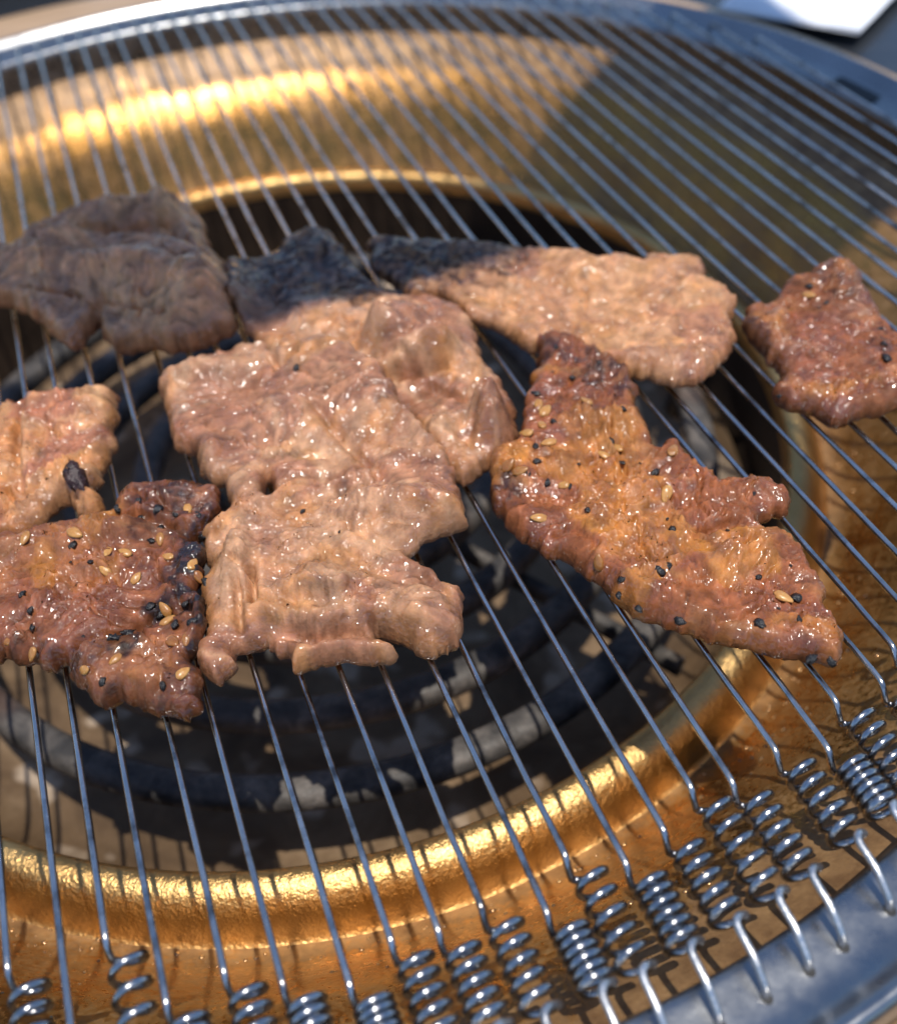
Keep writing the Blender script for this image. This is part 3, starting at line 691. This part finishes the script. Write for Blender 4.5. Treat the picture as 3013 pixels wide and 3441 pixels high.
for x, y, sc in [(630,180,1.7),(550,150,1.3),(790,200,1.3),(470,180,1.4),(290,325,1.3),(640,255,1.3),(360,390,1),(90,520,1.4),(120,585,1.2),(130,650,1.2),(600,570,1.5),(640,605,1.3),(465,700,2.2),(520,680,2.0),(410,870,1.2),(665,840,1),(330,685,.7),(650,885,1.2),(820,470,1.3),(810,290,1.6),(605,305,1),(280,390,.6),(700,640,1.4),(740,560,1.2),(770,630,1.5),(560,210,.9),(700,200,1)]:
    a, b = r5(x, y); put(random.choice(PEPS), 'pepper_flake', a, b, 'black pepper flake on the '+where('H', a, b), 'pepper', 'pepper on the '+where('H', a, b), sc*.58)
for x, y, sc in [(1510,305,1.1),(1440,240,1.5),(1750,530,2),(1725,410,1.2),(1740,470,1.3),(1320,680,.9),(1600,210,1),(1480,330,.8)]:
    a, b = r4(x, y); put(random.choice(PEPS), 'pepper_flake', a, b, LP['E'][0], 'pepper', LP['E'][1], sc*.55)
for f, x, y, sc in [(r5,1210,187,1.1),(r3,1185,755,1.6),(r5,1355,268,.5),(r5,1320,290,.5),(r5,1525,550,.8)]:
    a, b = f(x, y); put(random.choice(PEPS), 'pepper_flake', a, b, LP['C'][0], 'pepper', LP['C'][1], sc*.55)
CR = drop_mesh('burnt_crumb', .0024, .0013, .0012, .1, 44, .5, MBURN, 18, 12)
put(CR, 'burnt_crumb', 152, 955, 'glossy black burnt crumb on the pinkish slice with pale fat', 'burnt crumb', None, 1.0, 1.3, .0002, .1)

# ------------------------------------------------------------------ things on the table behind
MPAPER = plain('white_paper', (.78, .78, .80), .6, 0, 40, .1)
c0 = np.array([.149, .103]); u_ = np.array([.62, .785]); v_ = np.array([-.785, .62])
Vp = []; Fp = []; nu_, nv_ = 14, 8
for layer, zz in ((0, -.0088), (1, -.0068)):
    for i in range(nu_+1):
        for j in range(nv_+1):
            p = c0+u_*.11*i/nu_+v_*.040*j/nv_
            ed = min(i, nu_-i, 1)*min(j, nv_-j, 1)
            Vp.append((p[0], p[1], zz+layer*(0 if ed else -.0012)+layer*.0006*float(pnoise(np.array([p[0]*90]), np.array([p[1]*90]), 3)[0])))
nn = (nu_+1)*(nv_+1)
for i in range(nu_):
    for j in range(nv_):
        a = i*(nv_+1)+j; q = (a, a+nv_+1, a+nv_+2, a+1); Fp.append(q[::-1]); Fp.append(tuple(nn+k for k in q))
for i in range(nu_):
    for j in (0, nv_):
        a = i*(nv_+1)+j; q = (a, a+nv_+1, nn+a+nv_+1, nn+a); Fp.append(q)
for j in range(nv_):
    for i in (0, nu_):
        a = i*(nv_+1)+j; q = (a, a+1, nn+a+1, nn+a); Fp.append(q)
pk = mesh_obj('napkin_packet', Vp, Fp, MPAPER); tag(pk, 'white folded paper napkin lying on the dark table past the rim', 'napkin')
# ------------------------------------------------------------------ unseen board added overhead, shaped to cast the band of shade
HB = .50
sh = np.array([SUN[0]/SUN[2], SUN[1]/SUN[2]])*HB
edge = [(-.11, .0235), (.02, .0225), (.165, .0165), (.165, -.088), (.120, -.075), (.02, -.048), (-.11, -.034)]
bot = [np.array(st(a, b)[:2])+sh for a, b in edge]; nb = len(bot)
V = [(p[0], p[1], HB) for p in bot]+[(p[0], p[1], HB+.02) for p in bot]
Fc = [tuple(range(nb-1, -1, -1)), tuple(range(nb, 2*nb))]+[(i, (i+1) % nb, nb+(i+1) % nb, nb+i) for i in range(nb)]
tag(mesh_obj('shade_board', V, Fc, wood_material('shade_board_wood', (.10, .07, .045), (.18, .12, .08), .6), smooth=False), 'tapered wooden board added overhead out of view, shaped to shade a band of the grill', 'added shade board')

# ------------------------------------------------------------------ sauce dish, far left on the table
dp = px(20, -40, -.0125)
dish = empty('sauce_dish', (dp[0]-.012, dp[1]+.012, -.0124)); tag(dish, 'small black dish of red sauce standing on the table past the rim', 'sauce dish')
V, Fc = lathe(curve_prof([(.0005, .001), (.018, .001), (.022, .002), (.030, .012), (.032, .0135), (.0335, .0125), (.0265, .002), (.024, .0), (.0005, .0)], .0015), 64)
mesh_obj('dish', V, Fc, plain('black_glaze', (.01, .01, .011), .2, 0, 60), dish)
V, Fc = lathe([(.0003, .0075), (.015, .0078), (.0262, .0076)], 48); mesh_obj('sauce', V, Fc, plain('red_sauce', (.28, .02, .012), .25, 0, 200), dish)

# ------------------------------------------------------------------ grease beads on the brass
def bead_material():
    m, t, b = mat('grease_bead'); co = coord(t); n = noise(t, 300, 3, .5, co)
    c = ramp(t, n.outputs[0], [(.3, (.24, .12, .045)), (.7, (.42, .24, .09))]); t.links.new(c.outputs[0], b.inputs['Base Color'])
    b.inputs['Metallic'].default_value = .6; b.inputs['Roughness'].default_value = .18; b.inputs['Coat Weight'].default_value = 1; b.inputs['Coat Roughness'].default_value = .05
    return m
chan = curve_prof([(.1415, -.0108), (.1396, -.0114), (.1365, -.0134), (.1338, -.0156), (.1322, -.0166), (.1300, -.0180), (.1268, -.0206), (.1225, -.0252), (.1188, -.0306), (.1155, -.0360), (.1125, -.0402), (.1098, -.0423), (.1082, -.0426)])
cr = np.array([p[0] for p in chan])[::-1]; cz = np.array([p[1] for p in chan])[::-1]
Vb = []; Fb = []
for k in range(900):
    r = random.choice((random.gauss(.1115, .0016), random.gauss(.1125, .0025), random.uniform(.110, .137)))
    r = min(max(r, .1092), .1375); a = random.uniform(-2.9, .6) if k % 3 else random.uniform(0, 6.28)
    z = float(np.interp(r, cr, cz)); sl_ = float(np.interp(r+.0005, cr, cz)-np.interp(r-.0005, cr, cz))/.001
    nr = np.array([-sl_*math.cos(a), -sl_*math.sin(a), 1.]); nr /= np.linalg.norm(nr)
    t1 = np.cross(nr, [0, 0, 1.]) if sl_ else np.array([1., 0, 0]); t1 = t1/(np.linalg.norm(t1)+1e-9) if np.linalg.norm(t1) > 1e-6 else np.array([1., 0, 0]); t2_ = np.cross(nr, t1)
    R_ = random.choice((.00012, .00016, .0002, .0003, .00042)); c_ = np.array([r*math.cos(a), r*math.sin(a), z+.075]); o_ = len(Vb); el_ = random.uniform(.7, 1.4)
    for lv, (cr_, h_) in enumerate(((1, -.05), (.8, .42), (.42, .62))):
        for j in range(7):
            q = 2*math.pi*j/7; Vb.append(c_+R_*(cr_*(math.cos(q)*t1*el_+math.sin(q)*t2_)+h_*nr))
    Vb.append(c_+R_*.70*nr)
    for lv in range(2):
        for j in range(7): Fb.append((o_+lv*7+j, o_+lv*7+(j+1) % 7, o_+lv*7+7+(j+1) % 7, o_+lv*7+7+j))
    for j in range(7): Fb.append((o_+14+j, o_+14+(j+1) % 7, o_+21))
tag(mesh_obj('grease_beads', Vb, Fb, bead_material(), pan), kind='stuff')
